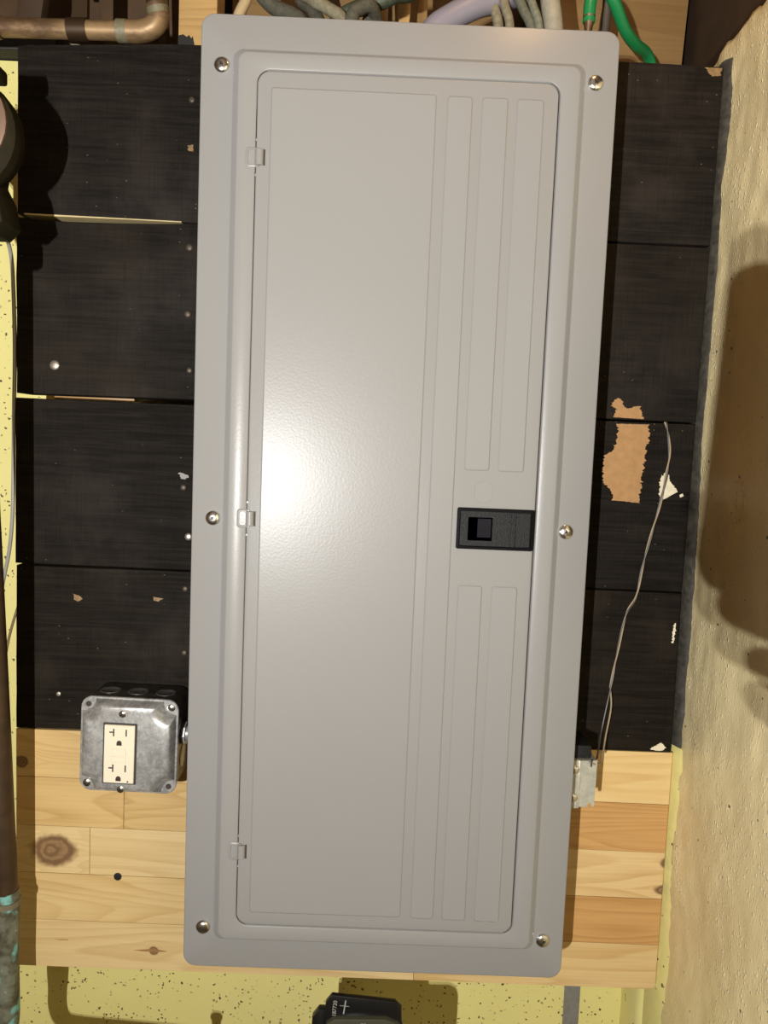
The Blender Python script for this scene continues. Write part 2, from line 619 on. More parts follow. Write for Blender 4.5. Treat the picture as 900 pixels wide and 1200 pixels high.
def bead(z0, z1, n, xa, ya, xb, yb, bulge, amp, seed):
    """a lumpy strip filling the corner from (xa, ya) at the boards to (xb, yb) on the side wall"""
    bm = nb()
    rows = []
    for i in range(n + 1):
        z = z0 + (z1 - z0) * i / n
        r = []
        for k in range(5):
            t = k / 4
            j = amp * mnoise.noise((z * 45 + seed, k * 1.7, seed)) + .5 * amp * mnoise.noise((z * 170, k * 2.3, seed))
            fx = xa + (xb - xa) * t - bulge * sin(pi * t) * .6
            fy = ya + (yb - ya) * t - bulge * sin(pi * t)
            if k == 0:
                j = 0
            r.append(bm.verts.new((fx + (j if k == 4 else j * .5), fy - abs(j) * (1 if k < 4 else -2), z)))
        r.append(bm.verts.new((xb + .02, .04, z)))
        r.append(bm.verts.new((xa, .04, z)))
        rows.append(r)
    for a, b in zip(rows[:-1], rows[1:]):
        m = len(a)
        for k in range(m):
            bm.faces.new((a[k], a[(k + 1) % m], b[(k + 1) % m], b[k]))
    bm.faces.new(rows[0]); bm.faces.new(rows[-1][::-1])
    bmesh.ops.recalc_face_normals(bm, faces=bm.faces[:])
    return bm


struct(obj('trim_1', bead(-.252, .494, 170, .3330, .006, .3412, -.006, .0012, .0018, 2.0), SEAL, base=(.333, 0, -.25), smooth=70))
struct(obj('trim_2', bead(-.70, -.253, 110, .334, .012, .3475, -.022, .0015, .0025, 6.0), YELLOW2, base=(.333, 0, -.7), smooth=70))

# yellow masonry pier in the corner, behind the pine panel and showing below it
bm = nb()
rows = []
for i in range(40):
    z = -1.45 + (.50 + 1.45) * (i / 39 if i < 2 else i / 39)
    j = .003 * mnoise.noise((z * 30, 1, 5))
    rows.append([bm.verts.new(v) for v in ((.3345 + j, WB + .02, z), (.327 + j, .044 + j, z), (.333 + j, .036, z), (.37, .034 - j, z), (.40, .034, z), (.40, WB + .02, z))])
for a, b in zip(rows[:-1], rows[1:]):
    for k in range(6):
        bm.faces.new((a[k], a[(k + 1) % 6], b[(k + 1) % 6], b[k]))
bmesh.ops.recalc_face_normals(bm, faces=bm.faces[:])
struct(obj('trim_3', bm, YELLOW2, base=(.33, .04, -1.45), smooth=60))
# grey cement joint in the back wall
bm = nb(); prism(bm, [(.2580, -1.45), (.2785, -1.45), (.2785, .3), (.2580, .3)], WB - .0015, WB + .01)
struct(obj('trim_4', bm, GREYCEM, base=(.268, WB, 0), smooth=0))

# ---------------------------------------------------------------- framing above the boards
bm = nb(); box(bm, -1.75, -.405, .085, .30, .5115, .534, .002)
tag(obj('sill_plate', bm, BLKSILL, base=(-1.0, .09, .511)), 'black timber sill lying on the yellow wall, upper left corner', 'sill')
bm = nb(); box(bm, -1.7, .345, .215, .255, .512, .735, .002)
tag(obj('rim_board', bm, BRWOOD, base=(-.5, .215, .512)), 'brown rim board far back above the black planks', 'board')
bm = nb(); box(bm, -.2525, -.2105, .0395, .079, .30, .738, .0012)
st = tag(obj('wall_stud', bm, STUD, base=(-.23, .04, .30)), 'orange pine stud rising behind the panel\'s top left corner, its foot blackened', 'stud')
# stain on the stud's lower left
bm = nb()
prism(bm, [(-.2523, .40), (-.2523, .512), (-.247, .5135), (-.243, .511), (-.2405, .513), (-.238, .5095), (-.2365, .512), (-.2345, .503), (-.2335, .498), (-.236, .49), (-.233, .40)], .0388, .0398)
obj('black_paint', bm, simple('black_paint', (.02, .018, .016), .5), st)
bm = nb(); prism(bm, [(.168, .5135), (.332, .5135), (.338, .66), (.168, .66)], .125, .165, .003)
blk = tag(obj('blocking', bm, TAN, base=(.25, .14, .513)), 'tan wooden block between joists, behind the green wire at upper right', 'block')
bm = nb(); box(bm, .345, .385, -1.9, .30, .528, .735, .002)
tag(obj('floor_joist', bm, DKWOOD, base=(.36, -.5, .528)), 'dark brown joist resting above the rough cream wall at upper right', 'joist')
bm = nb(); box(bm, .128, .166, .06, .30, .53, .735, .002)
tag(obj('floor_joist', bm, DKWOOD, base=(.15, .2, .53)), 'dark joist end in the gap between white cable and green wire', 'joist')
bm = nb(); prism(bm, [(-.22, .512), (.128, .512), (.128, .735), (-.22, .735)], .165, .205, .003)
tag(obj('blocking', bm, TAN, base=(-.05, .17, .513)), 'tan wooden block behind the cables above the panel\'s middle', 'block')
bm = nb(); prism(bm, [(-.37, .512), (-.262, .512), (-.262, .735), (-.40, .735)], .155, .195, .003)
tag(obj('blocking', bm, BRWOOD, base=(-.32, .16, .513)), 'brown wooden block behind the copper elbow at upper left', 'block')
for (xa, za, xb, zb, lab, mt) in ((-.47, .535, -.445, .70, 'dark slanting lath left of the copper pipe\'s middle', DKWOOD),
                                  (-.405, .60, -.32, .70, 'brown slanting lath above the copper pipe', BRWOOD)):
    bm = nb(); prism(bm, [(xa, za), (xa + .03, za), (xb + .03, zb), (xb, zb)], .115, .13, .001)
    tag(obj('lath', bm, mt, base=(xa, .12, za)), lab, 'lath')
bm = nb(); prism(bm, [(-.3785, .5075), (-.3665, .506), (-.337, .488), (-.351, .488)], .055, .058, .0006)
tag(obj('shim', bm, simple('pale_grey_paint', (.34, .31, .25), .55), base=(-.36, .056, .488)), 'small pale grey shim lying under the copper pipe', 'shim')
# torn, splintered strips of tan wood above the panel
for k, (x, wd, mtl) in enumerate(((-.045, .0085, TAN), (-.029, .011, TAN), (-.006, .013, STUD), (.015, .010, TAN))):
    bm = nb()
    L, Rr = [], []
    for i in range(13):
        z = .46 + .02 * i
        L.append((x - wd / 2 + .0022 * mnoise.noise((i * .9, k * 3.1, 0)), z))
        Rr.append((x + wd / 2 + .0025 * mnoise.noise((i * .8, k * 5.7, 3)), z))
    prism(bm, L + Rr[::-1], .052 + .004 * k, .066 + .004 * k, .0008)
    tag(obj('wood_splinter', bm, mtl, base=(x, .06, .46)),
        ('first', 'second', 'third', 'fourth')[k] + ' from left of the torn tan wood strips standing above the panel', 'wood strip', 'torn wood strips above the panel')

# ================================================================ BOARDS ON THE WALL
XL, XR = -.4105, .3325


def rag(x0, z0, x1, z1, n, a, seed):
    return [(x0 + (x1 - x0) * i / n + (a * mnoise.noise((z0 * 30 + i * 1.3, seed, 0)) if x0 == x1 else 0),
             z0 + (z1 - z0) * i / n + (a * mnoise.noise((x0 * 30 + i * 1.1, seed, 7)) if z0 == z1 else 0)) for i in range(n + 1)]


planks = [
    # top edge (left to right), bottom edge (left to right)
    ([(-.4095, .4755), (-.383, .4775), (-.30, .4815), (-.25, .4842), (0, .4865), (.2526, .4873), (.3325, .4862)], [(-.4095, .3045), (-.378, .3035), (-.30, .3035), (-.22, .3027), (0, .3025), (.332, .3022)]),
    ([(-.4105, .3012), (-.378, .2990), (-.355, .2984), (-.30, .2992), (-.262, .3002), (-.225, .3018), (0, .3015), (.332, .3000)], [(-.4105, .1152), (-.30, .1155), (-.22, .1155), (0, .1145), (.3306, .1132)]),
    ([(-.4110, .1102), (-.30, .1096), (-.22, .1098), (0, .1105), (.3306, .1112)], [(-.4118, -.0715), (-.30, -.0717), (-.218, -.0722), (0, -.0735), (.3290, -.0748)]),
    ([(-.4105, -.0738), (-.35, -.0742), (-.218, -.0738), (0, -.0752), (.3290, -.0766)], [(-.4108, -.2588), (-.34, -.2583), (0, -.2590), (.3305, -.2594)]),
]
plank_labels = ['topmost black-stained plank, behind the panel\'s upper screws', 'second black plank from the top, with a bright nail head at left',
                'third black plank from the top, with most of the big bare tan patch', 'lowest black plank, lying on the pine panel behind the outlet box']
tints = [(.0130, .0104, .0083), (.0128, .0103, .0082), (.0118, .0095, .0074), (.0122, .0094, .0066)]
P = []
for i, (top, bot) in enumerate(planks):
    bm = nb()
    left = [(bot[0][0] + .0012 * mnoise.noise((z * 90, i, 2)), z) for z in [bot[0][1] + (top[0][1] - bot[0][1]) * k / 9 for k in range(1, 9)]]
    prism(bm, top[::-1] + [] + left[::-1] + bot, 0, .038, .0012)
    o = tag(obj('black_plank', bm, mat_black_plank(i, tints[i]), base=(-.03, .0, bot[2][1])), plank_labels[i], 'plank', 'black planks behind the panel')
    P.append(o)


bm = nb()
prism(bm, [(-.402, .3040), (-.378, .3032), (-.30, .3032), (-.235, .3026), (-.235, .3036), (-.30, .3042), (-.402, .3052)], -.0002, .037)
obj('bare_edge', bm, simple('pale_bare_edge', (.62, .50, .26), .5), P[0], smooth=0)


def nail(plank, x, z, r=.0032, m=NAILM):
    bm = nb(); lathe(bm, [(r, -.001), (r, .0006), (r * .8, .0014), (r * .35, .0017), (0, .0017)], (x, 0, z), n=10)
    obj('nail', bm, m, plank, base=(x, 0, z))


DARKNAIL = simple('dark_nail_head', (.09, .07, .05), .5, .5)
for (i, x, z, r, m) in ((1, -.3692, .1464, .0052, NAILM), (2, -.2209, -.0347, .0042, NAILM), (3, -.2235, -.0931, .0035, DARKNAIL), (3, -.2231, -.1656, .0035, DARKNAIL),
                        (0, -.2262, .4286, .0035, DARKNAIL), (1, -.2259, .2769, .004, DARKNAIL), (1, -.2264, .2068, .004, DARKNAIL), (1, -.2234, .1469, .0035, DARKNAIL),
                        (3, -.3628, -.2180, .0028, NAILM), (2, -.2275, .0195, .0036, DARKNAIL)):
    nail(P[i], x, z, r, m)


def patch(plank, name, pts, m, h=.0005):
    """thin layer with a torn outline (triangulated so that concave tears fill correctly)"""
    vs2, _, fs2, *_r = delaunay_2d_cdt([Vector(p) for p in pts], [], [list(range(len(pts)))], 1, 1e-6)
    bm = nb()
    a = [bm.verts.new((v.x, -h, v.y)) for v in vs2]
    b = [bm.verts.new((v.x, .0004, v.y)) for v in vs2]
    edge = {}
    for f in fs2:
        bm.faces.new([a[i] for i in f])
        for u, v in zip(f, f[1:] + f[:1]):
            edge[(u, v)] = 1
    for (u, v) in edge:
        if (v, u) not in edge:
            bm.faces.new((a[u], b[u], b[v], a[v]))
    bmesh.ops.recalc_face_normals(bm, faces=bm.faces[:])
    return obj(name, bm, m, plank, smooth=0)


def ragged(pts, a, seed, sub=7):
    out = []
    n = len(pts)
    for i in range(n):
        (x0, z0), (x1, z1) = pts[i], pts[(i + 1) % n]
        L = math.hypot(x1 - x0, z1 - z0)
        k = max(1, int(L / .0011))
        for j in range(k):
            t = j / k
            q = (seed + i * 3.1 + j * .83, 1.7, 0)
            # tears run along the grain, so raggedness is mostly in x
            comb = (.55 * a * random.uniform(-1, 1)) if abs(z1 - z0) > abs(x1 - x0) else 0
            out.append((x0 + (x1 - x0) * t + a * mnoise.noise(q) + comb, z0 + (z1 - z0) * t + a * .35 * mnoise.noise((q[0] * 1.3, 9, 1))))
    return out


b1 = patch(P[1], 'bare_patch', ragged([(.2388, .1155), (.2415, .1195), (.2440, .1240), (.2375, .1275), (.2395, .1340), (.2435, .1365), (.2475, .1345), (.2500, .1285), (.2540, .1255), (.2600, .1262), (.2620, .1280), (.2690, .1285), (.2720, .1190), (.2745, .1145)][::-1], .0022, 3.0), BAREPAINT)
b2 = patch(P[2], 'bare_patch', ragged([(.2445, .1085), (.2795, .1090), (.2815, .0975), (.2775, .0830), (.2770, .0690), (.2755, .0505), (.2745, .0300), (.2748, .0225), (.2600, .0238), (.2455, .0245), (.2440, .0330), (.2350, .0430), (.2322, .0520), (.2325, .0680), (.2350, .0740), (.2420, .0800), (.2455, .0910)], .0026, 5.0), BAREPAINT)
patch(P[2], 'paint_splash', ragged([(.2965, .0545), (.3000, .0530), (.3015, .0585), (.3055, .0525), (.3085, .0460), (.3135, .0400), (.3160, .0365), (.3120, .0345), (.3060, .0300), (.3010, .0275), (.2985, .0240), (.2962, .0300), (.2960, .0420)], .0014, 8.0), CREAMPAINT)
patch(P[2], 'paint_splash', ragged([(.3185, .0335), (.3220, .0350), (.3232, .0325), (.3195, .0305)], .0006, 9.0), CREAMPAINT)
patch(P[3], 'bare_fleck', ragged([(-.3470, -.1035), (-.3400, -.1055), (-.3375, -.1090), (-.3415, -.1120), (-.3465, -.1100)], .0018, 11.0), SCRAPE)
patch(P[3], 'bare_fleck', ragged([(-.2590, -.1030), (-.2520, -.1045), (-.2475, -.1050), (-.2530, -.1085), (-.2585, -.1075)], .0016, 12.0), SCRAPE)
patch(P[0], 'bare_fleck', ragged([(.3130, .4845), (.3300, .4845), (.3305, .4770), (.3200, .4760), (.3165, .4795)], .0022, 14.0), SCRAPE)
patch(P[0], 'bare_fleck', ragged([(-.2300, .3820), (-.2240, .3830), (-.2235, .3760), (-.2290, .3765)], .0016, 15.0), SCRAPE)
patch(P[2], 'scraped_fleck', ragged([(-.2330, .0360), (-.2280, .0350), (-.2225, .0330), (-.2255, .0285), (-.2310, .0290)], .0024, 16.0), simple('grey_scrape', (.23, .22, .19), .5))
patch(P[3], 'bare_fleck', ragged([(.3240, -.1100), (.3255, -.1180), (.3235, -.1330), (.3215, -.1330), (.3225, -.1180)], .0014, 17.0), CREAMPAINT)
patch(P[3], 'bare_fleck', ragged([(.3060, -.2560), (.3180, -.2480), (.3240, -.2540), (.3200, -.2575), (.3120, -.2578)], .0022, 18.0), CREAMPAINT)

# edge-glued pine panel: every stave a piece of its own
pine = thing('pine_panel', 'pale edge-glued pine panel below the black planks', 'panel', (-.03, 0, -.5445))


def zl(zleft, x):     # the panel's glue lines drop slightly to the right
    return zleft - .0083 * (x + .37)


lines = [-.2596, -.3155, -.3726, -.4287, -.4848, -.5414]
pl = [(.70, .49, .215), (.72, .53, .25), (.66, .46, .20), (.74, .56, .28)]
pd = [(.56, .345, .125), (.60, .40, .165), (.50, .30, .10), (.62, .42, .17)]
ord_ = (.60, .345, .125)
ord2 = (.42, .215, .065)
staves = [
    (0, XL, .02, pl[0], pd[0], [(-.4047, -.2977, .0085, .0075)], 22),
    (0, .02, XR, (.76, .55, .25), (.64, .41, .15), [], 12),
    (1, XL, -.2885, pl[0], pd[2], [], 14),
    (1, -.2885, .08, pl[2], pd[2], [], 34),
    (1, .08, XR, ord_, ord2, [], 30),
    (2, XL, -.3268, pl[3], pd[3], [(-.3687, -.4015, .0300, .0200)], 26),
    (2, -.3268, .06, pl[3], pd[1], [], 14),
    (2, .06, XR, (.74, .54, .26), (.55, .335, .13), [(.338, -.3905, .013, .0075), (.336, -.4235, .014, .0075)], 9),
    (3, XL, .03, pl[1], pd[0], [], 20),
    (3, .03, XR, ord_, ord2, [], 26),
    (4, XL, .05, pl[3], pd[1], [(-.2520, -.5183, .0065, .0055)], 12),
    (4, .05, XR, pl[1], pd[0], [], 16),
]
for k, (row, x0, x1, li, da, kn, ws) in enumerate(staves):
    bm = nb()
    g = .00022
    zt0, zt1 = zl(lines[row], x0) - g, zl(lines[row], x1) - g
    zb0, zb1 = zl(lines[row + 1], x0) + g, zl(lines[row + 1], x1) + g
    if row == 0:
        zt0 = zt1 = -.2600
    if row == 5 - 1:
        zb0, zb1 = -.5415 - .0043 * (x0 + .41), -.5415 - .0043 * (x1 + .41)
    y0 = random.uniform(-.00015, .00015)
    x0g, x1g = x0 + (g if x0 > XL else 0), x1 - (g if x1 < XR else 0)
    pts = [(x0g, zb0), (x1g, zb1), (x1g, zt1), (x0g, zt0)]
    if row == 4 and x1 == XR:
        pts = [(x0g, zb0), (x1g - .006, zb1), (x1g - .0015, zb1 + .002), (x1g, zb1 + .006), (x1g, zt1), (x0g, zt0)]
    prism(bm, pts, y0, .022, .0003, 1)
    # knot centres are given in the panel's own coordinates
    m = mat_pine(k * 2 + 1, li, da, [(a + .03, b + .5445, c, d) for a, b, c, d in kn], ws)
    obj('stave', bm, m, pine, base=None)
bm = nb(); lathe(bm, [(.0046, -.001), (.0046, .0003), (.0038, .0005), (0, .0004)], (-.2944, 0, -.4302), n=14)
obj('screw_hole', bm, simple('black_hole', (.008, .007, .006), .6), pine)
bm = nb(); prism(bm, [(-.275, -.5185), (-.262, -.5170), (-.252, -.5160), (-.240, -.5178), (-.236, -.5190), (-.247, -.5196), (-.263, -.5196)], -.0003, .0002)
obj('knot_streak', bm, simple('reddish_knot', (.36, .19, .075), .5), pine, smooth=0)
bm = nb(); prism(bm, [(-.366, -.5085), (-.352, -.5080), (-.350, -.5088), (-.360, -.5092)], -.0003, .0002)
obj('knot_streak', bm, simple('reddish_streak', (.36, .19, .075), .5), pine, smooth=0)

# battens on the wall behind the planks
for x0, x1, lab in ((-.3858, -.2947, 'brown batten seen through the open seam left of the panel'), (-.10, -.01, 'batten hidden behind the middle of the grey panel'), (.20, .29, 'batten behind the bare tan patch right of the panel')):
    bm = nb(); box(bm, x0, x1, .0385, WB - .0005, -.50, .47, .001)
    tag(obj('batten', bm, BATT, base=((x0 + x1) / 2, .08, -.5)), lab, 'batten')

# ================================================================ ELECTRICAL PANEL
ep = thing('breaker_box', 'tall grey electrical panel with closed door and black latch', 'electrical panel', (0, 0, -.467))
bm = nb(); box(bm, -.181, .181, -.002, -.0925, -.452, .452, .003)
bmesh.ops.recalc_face_normals(bm, faces=bm.faces[:])
obj('enclosure', bm, PANEL, ep)
bm = nb()
R = lambda hx, hz, r: rrect(0, 0, hx, hz, r, 10)
loft(bm, [(R(.1925, .4645, .010), -.0830), (R(.1950, .4670, .0125), -.0830), (R(.1950, .4670, .0125), -.0935), (R(.1946, .4666, .0123), -.0945), (R(.1936, .4656, .0115), -.0950),
          (R(.1650, .4365, .010), -.0950), (R(.1640, .4355, .0095), -.0954), (R(.1582, .4297, .0085), -.1046), (R(.1568, .4283, .008), -.1051),
          (R(.1412, .4152, .0125), -.1051), (R(.1403, .4143, .0122), -.1046), (R(.1400, .4140, .012), -.0985), (R(.1300, .4040, .010), -.0985)], cap_last=False)
cover = obj('cover', bm, PANEL, ep, smooth=60)
bm = nb()
D = lambda hx, hz, r: rrect(-.0005, 0, hx, hz, r, 10)
loft(bm, [(D(.1390, .4128, .011), -.0980), (D(.1390, .4128, .011), -.1046), (D(.1384, .4122, .0107), -.1054), (D(.1372, .4110, .0103), -.1058)])
YD = -.1058
H = .0009
pad(bm, -.1257, .0247, -.3985, .3972, YD, H, .0013)
pad(bm, .0368, .0580, -.3990, .3967, YD, H)
pad(bm, .0688, .0910, .0548, .3967, YD, H)
pad(bm, .0684, .0902, -.3995, -.0590, YD, H)
pad(bm, .1012, .1242, .0548, .3967, YD, H)
pad(bm, .1012, .1244, -.4000, -.0590, YD, H)
door = obj('door', bm, PANEL, ep, smooth=25)
# lock knock-out: a shallow disc with flattened sides
bm = nb()
pts = lambda r, c: [(.0877 + max(-c, min(c, r * cos(2 * pi * k / 28))), .0333 + r * sin(2 * pi * k / 28)) for k in range(28)]
loft(bm, [(pts(.0108, .0092), YD + .0003), (pts(.0108, .0092), YD - .0003), (pts(.0103, .0087), YD - .0003), (pts(.0100, .0084), YD - .00005)])
obj('lock_knockout', bm, PANEL, door, smooth=30)
# hinges
for hz in (.3355, -.0013, -.3361):
    bm = nb()
    loft(bm, [(rrect(-.1435, hz, .0056, .0092, .003, 4), -0.1046), (rrect(-.1435, hz, .0056, .0092, .003, 4), -0.1054), (rrect(-.1435, hz, .0046, .0082, .0025, 4), -0.1062),
              (rrect(-.1435, hz, .0034, .0070, .002, 4), -0.1062), (rrect(-.1435, hz, .0030, .0066, .002, 4), -0.1054)])
    prof = [(.0034, -.0072), (.0040, -.0066), (.0040, .0066), (.0034, .0072)]
    lathe(bm, prof, (-.1362, -0.1058, hz), 'z', 16)
    box(bm, -.1397, -.1372, -0.1070, -0.1053, hz - .0066, hz + .0066, .0003, 1)
    box(bm, -.1322, -.1309, -0.1062, -0.1054, hz - .0072, hz + .0072, mi=1)  # dark strip standing in for the shade in the hinge slot
    for s in (-1, 1):
        box(bm, -.1402, -.1378, -0.1058, -0.1048, hz + s * .0158 - .0011, hz + s * .0158 + .0011, .0003, 1)
        box(bm, -.1385, -.1365, -0.1074, -0.1059, hz + s * .0078 - .0006, hz + s * .0078 + .0006, .0002, 1)
    obj('hinge', bm, [PANEL, SHADE_IN], door, smooth=40)
# latch
bm = nb()
lc = (.10065, -.0021)
L_ = lambda hx, hz, r: rrect(lc[0], lc[1], hx, hz, r, 4)
loft(bm, [(L_(.0373, .0200, .0018), YD + .0005), (L_(.0373, .0200, .0018), YD - .0019), (L_(.0366, .0193, .0015), YD - .0025),
          (L_(.0349, .0176, .0008), YD - .0025), (L_(.0346, .0173, .0007), YD - .0012), (L_(.0345, .0172, .0007), YD - .0002)])
latch = obj('latch', bm, BLACKSM, door)
bm = nb()
# slide plate with a square finger recess
ol = rrect(lc[0], lc[1], .0338, .0166, .0006, 2)
hx0, hx1, hz0, hz1 = .0742, .0979, -.0138, .0090
hl = rrect((hx0 + hx1) / 2, (hz0 + hz1) / 2, (hx1 - hx0) / 2, (hz1 - hz0) / 2, .0006, 2)
hl2 = [(x, z) for x, z in hl]
loft(bm, [(ol, YD - .0003), (ol, YD - .0012), (hl, YD - .0012), (hl2, YD + .0002)], cap_last=False)
for (xa, xb, h) in ((.1145, .1160, .0005), (.1185, .1200, .0005), (.1205, .1340, .0009)):
    box(bm, xa, xb, YD - .0012 - h, YD - .0010, lc[1] - .0162, lc[1] + .0162, .0002, 1)
obj('latch_slide', bm, BLACKPL, latch if False else door)
bm = nb(); box(bm, hx0 + .0001, hx1 - .0001, YD - .0002, YD + .0002, hz0 + .0001, hz1 - .0001)
box(bm, hx0 + .009, hx1 - .001, YD - .0009, YD, hz0 + .003, hz1 - .001, .0004, 1)
obj('finger_recess', bm, simple('blue_black_plastic', (.003, .004, .010), .25, var=.1, spec=.3), door)
# cover screws
for n_, (x, z) in enumerate(((-.1752, .4211), (.1743, .4198), (-.1742, -.0032), (.1720, -.0032), (-.1751, -.4241), (.1740, -.4260))):
    bm = nb()
    lathe(bm, [(.0074, 0), (.0074, .0007), (.0068, .0018), (.0052, .0028), (.0030, .0034), (0, .0036)], (x, -.0948, z), n=22)
    a = (.7, .6, 2.2, .3, .65, 2.0)[n_]
    for (ln, wd, ang, dd) in ((.0062, .0006, a, .0038), (.0026, .0005, a + pi / 2, .00385)):
        q = [bm.verts.new((x + u * cos(ang) - v * sin(ang), -.0948 - h, z + u * sin(ang) + v * cos(ang))) for h in (.0012, dd) for u, v in ((-ln, -wd), (ln, -wd), (ln, wd), (-ln, wd))]
        # the slot follows the dome: shallower at the rim
        for v_ in (q[4], q[5], q[6], q[7]):
            v_.co.y = -.0948 - dd * .5 if wd > .00055 else v_.co.y
        fs = [bm.faces.new([q[i] for i in f]) for f in ((0, 1, 2, 3), (4, 5, 6, 7), (0, 1, 5, 4), (1, 2, 6, 5), (2, 3, 7, 6), (3, 0, 4, 7))]
        for f in fs:
            f.material_index = 1
    lathe(bm, [(.0016, .0030), (.0016, .00365), (0, .0037)], (x, -.0948, z), n=10, mi=1)
    bmesh.ops.recalc_face_normals(bm, faces=bm.faces[:])
    obj('cover_screw', bm, [CHROME, SLOT], cover, base=(x, -.0948, z), smooth=45)

# ================================================================ OUTLET BOX
OX, OZ = -.2659, -.2517
ob = thing('outlet_box', 'square galvanised outlet box with cream duplex receptacle, left of panel', 'outlet box', (OX, 0, OZ))
ROT = radians(.9)


def octob(name, bm, m, parent, smooth=40):
    return obj(name, bm, m, parent, smooth=smooth)


cx, cz = OX, OZ
bm = nb()
rb = lambda h, r: rrect(cx, cz, h, h, r, 6)
loft(bm, [(rb(.0480, .009), -.0005), (rb(.0495, .0105), -.003), (rb(.0495, .0105), -.053)], cap_first=True)
# knock-outs: slightly sunken round blanks on top and right sides, drawn by rims
for s in (-.030, 0, .030):
    lathe(bm, [(.0108, .0490), (.0108, .0498), (.0100, .0500), (.0090, .0496), (0, .0496)], (cx + s, -.028, cz), 'z', 20)
octob('back_box', bm, GALVD, ob)
bm = nb()
lathe(bm, [(.0120, .0490), (.0120, .0500), (.0110, .0503), (.0100, .0497), (0, .0497)], (cx, -.026, cz - .020), 'x', 20)
octob('knockout', bm, GALVL, ob)
bm = nb()
lathe(bm, [(.0060, .0490), (.0060, .0500), (.0050, .0502), (0, .0500)], (cx, -.044, cz + .022), 'x', 14)
octob('knockout', bm, GALVL, ob)
bm = nb()
rc = lambda h, r: rrect(cx, cz, h, h, r, 8)
loft(bm, [(rc(.0506, .0115), -.0520), (rc(.0512, .0120), -.0525), (rc(.0512, .0120), -.0548), (rc(.0506, .0114), -.0554)], cap_first=True)


def scoop(h, rs, n=8):
    """square whose four corners are scooped in by quarter circles round the screw holes"""
    out = []
    for q in range(4):
        ax = [(1, 1), (-1, 1), (-1, -1), (1, -1)][q]
        arc = []
        for k in range(n + 1):
            a = k / n * pi / 2
            # centre of scoop at the corner
            arc.append((ax[0] * (h - rs * cos(a)), ax[1] * (h - rs * sin(a))))
        if q in (0, 2):
            arc = arc[::-1]
        arc2 = arc
        out += arc2
    # order: q0 goes from (h-0, ..)
    return [(cx + x, cz + z) for x, z in out]


def scoop_ring(h, rs, n=8):
    pts_ = []
    for q in range(4):
        base = [(1, 1), (-1, 1), (-1, -1), (1, -1)][q]
        seq = range(n + 1)
        for k in seq:
            a = k / n * pi / 2
            u, v = rs * cos(a), rs * sin(a)
            # walk counter-clockwise: enter on one side, leave on the next
            if q == 0:
                x, z = h - v, h - u
            elif q == 1:
                x, z = -h + u, h - v
            elif q == 2:
                x, z = -h + v, -h + u
            else:
                x, z = h - u, -h + v
            pts_.append((cx + x, cz + z))
    return pts_


loft(bm, [(scoop_ring(.0492, .0135), -.0550), (scoop_ring(.0490, .0138), -.0560), (scoop_ring(.0475, .0150), -.0600), (scoop_ring(.0455, .0165), -.0640), (scoop_ring(.0438, .0175), -.0655), (scoop_ring(.0420, .0180), -.0660)])
cov = octob('cover_plate', bm, GALV, ob, 33)
for (sx, sz, hole) in ((-1, 1, 1), (1, 1, 0), (-1, -1, 0), (1, -1, 1)):
    x, z = cx + sx * .0432, cz + sz * .0428
    bm = nb()
    if hole:
        lathe(bm, [(.0030, 0), (.0030, .0005), (0, .0005)], (x, -.0553, z), n=14)
        octob('screw_hole', bm, HOLE, cov)
    else:
        lathe(bm, [(.0042, 0), (.0042, .0008), (.0034, .0014), (0, .0017)], (x, -.0553, z), n=14)
        box(bm, x - .0030, x + .0030, -.0572, -.0562, z - .0005, z + .0005, mi=1)
        octob('cover_screw', bm, [CHROME, SLOT], cov)
for z in (cz + .0372, cz - .0436):
    bm = nb(); cx = OX - .0042
    lathe(bm, [(.0038, -.0006), (.0038, .0004), (.0032, .0009), (0, .0011)], (cx, -.0660, z), n=14)
    box(bm, cx - .0027, cx + .0027, -.0673, -.0664, z - .00045, z + .00045, mi=1)
    box(bm, cx - .00045, cx + .00045, -.0673, -.0664, z - .0027, z + .0027, mi=1)
    octob('device_screw', bm, [CHROME, SLOT], cov)
# receptacle
cx = OX
rx0, rz0 = cx - .0060, cz - .0050
bm = nb()
q = lambda hx, hz, r: rrect(rx0, rz0, hx, hz, r, 3)
# dark rim round the receptacle: the gap's shade given as colour
loft(bm, [(q(.0176, .0328, .001), -.0655), (q(.0176, .0328, .001), -.0662), (q(.0170, .0322, .001), -.0664), (q(.0164, .0316, .001), -.0661)], mi=1)
loft(bm, [(q(.0157, .0310, .0008), -.0645), (q(.0157, .0310, .0008), -.0682), (q(.0151, .0304, .0007), -.0688)])
rec = octob('receptacle', bm, [IVORY, SHADE_IN], ob)
YR = -.0688
for zc in (rz0 + .0233, rz0 - .0149):
    bm = nb()
    a_, b_, c_, e_ = rx0 - .0066, rx0 - .0052, rx0 - .0104, .0040
    prism(bm, [(a_, zc - e_), (b_, zc - e_), (b_, zc + e_), (a_, zc + e_), (a_, zc + .0009), (c_, zc + .0009), (c_, zc - .0005), (a_, zc - .0005)], YR - .0002, YR + .0005)
    octob('neutral_slot', bm, HOLE, rec, 0)
    bm = nb(); box(bm, rx0 + .0064, rx0 + .0078, YR - .0002, YR + .0005, zc - .0036, zc + .0036)
    octob('hot_slot', bm, HOLE, rec, 0)
    gz = zc - .0115
    bm = nb()
    prism(bm, [(rx0 - .0027, gz - .0022)] + [(rx0 + .0027, gz - .0022)] + [(rx0 + .0027 * cos(a * pi / 8), gz + .0003 + .0029 * sin(a * pi / 8)) for a in range(9)], YR - .0002, YR + .0005)
    octob('ground_hole', bm, HOLE, rec, 0)
bm = nb(); lathe(bm, [(.0009, 0), (.0009, .0003), (0, .0003)], (rx0 + .0098, YR, rz0 - .0288), n=10)
octob('indicator_hole', bm, HOLE, rec, 0)
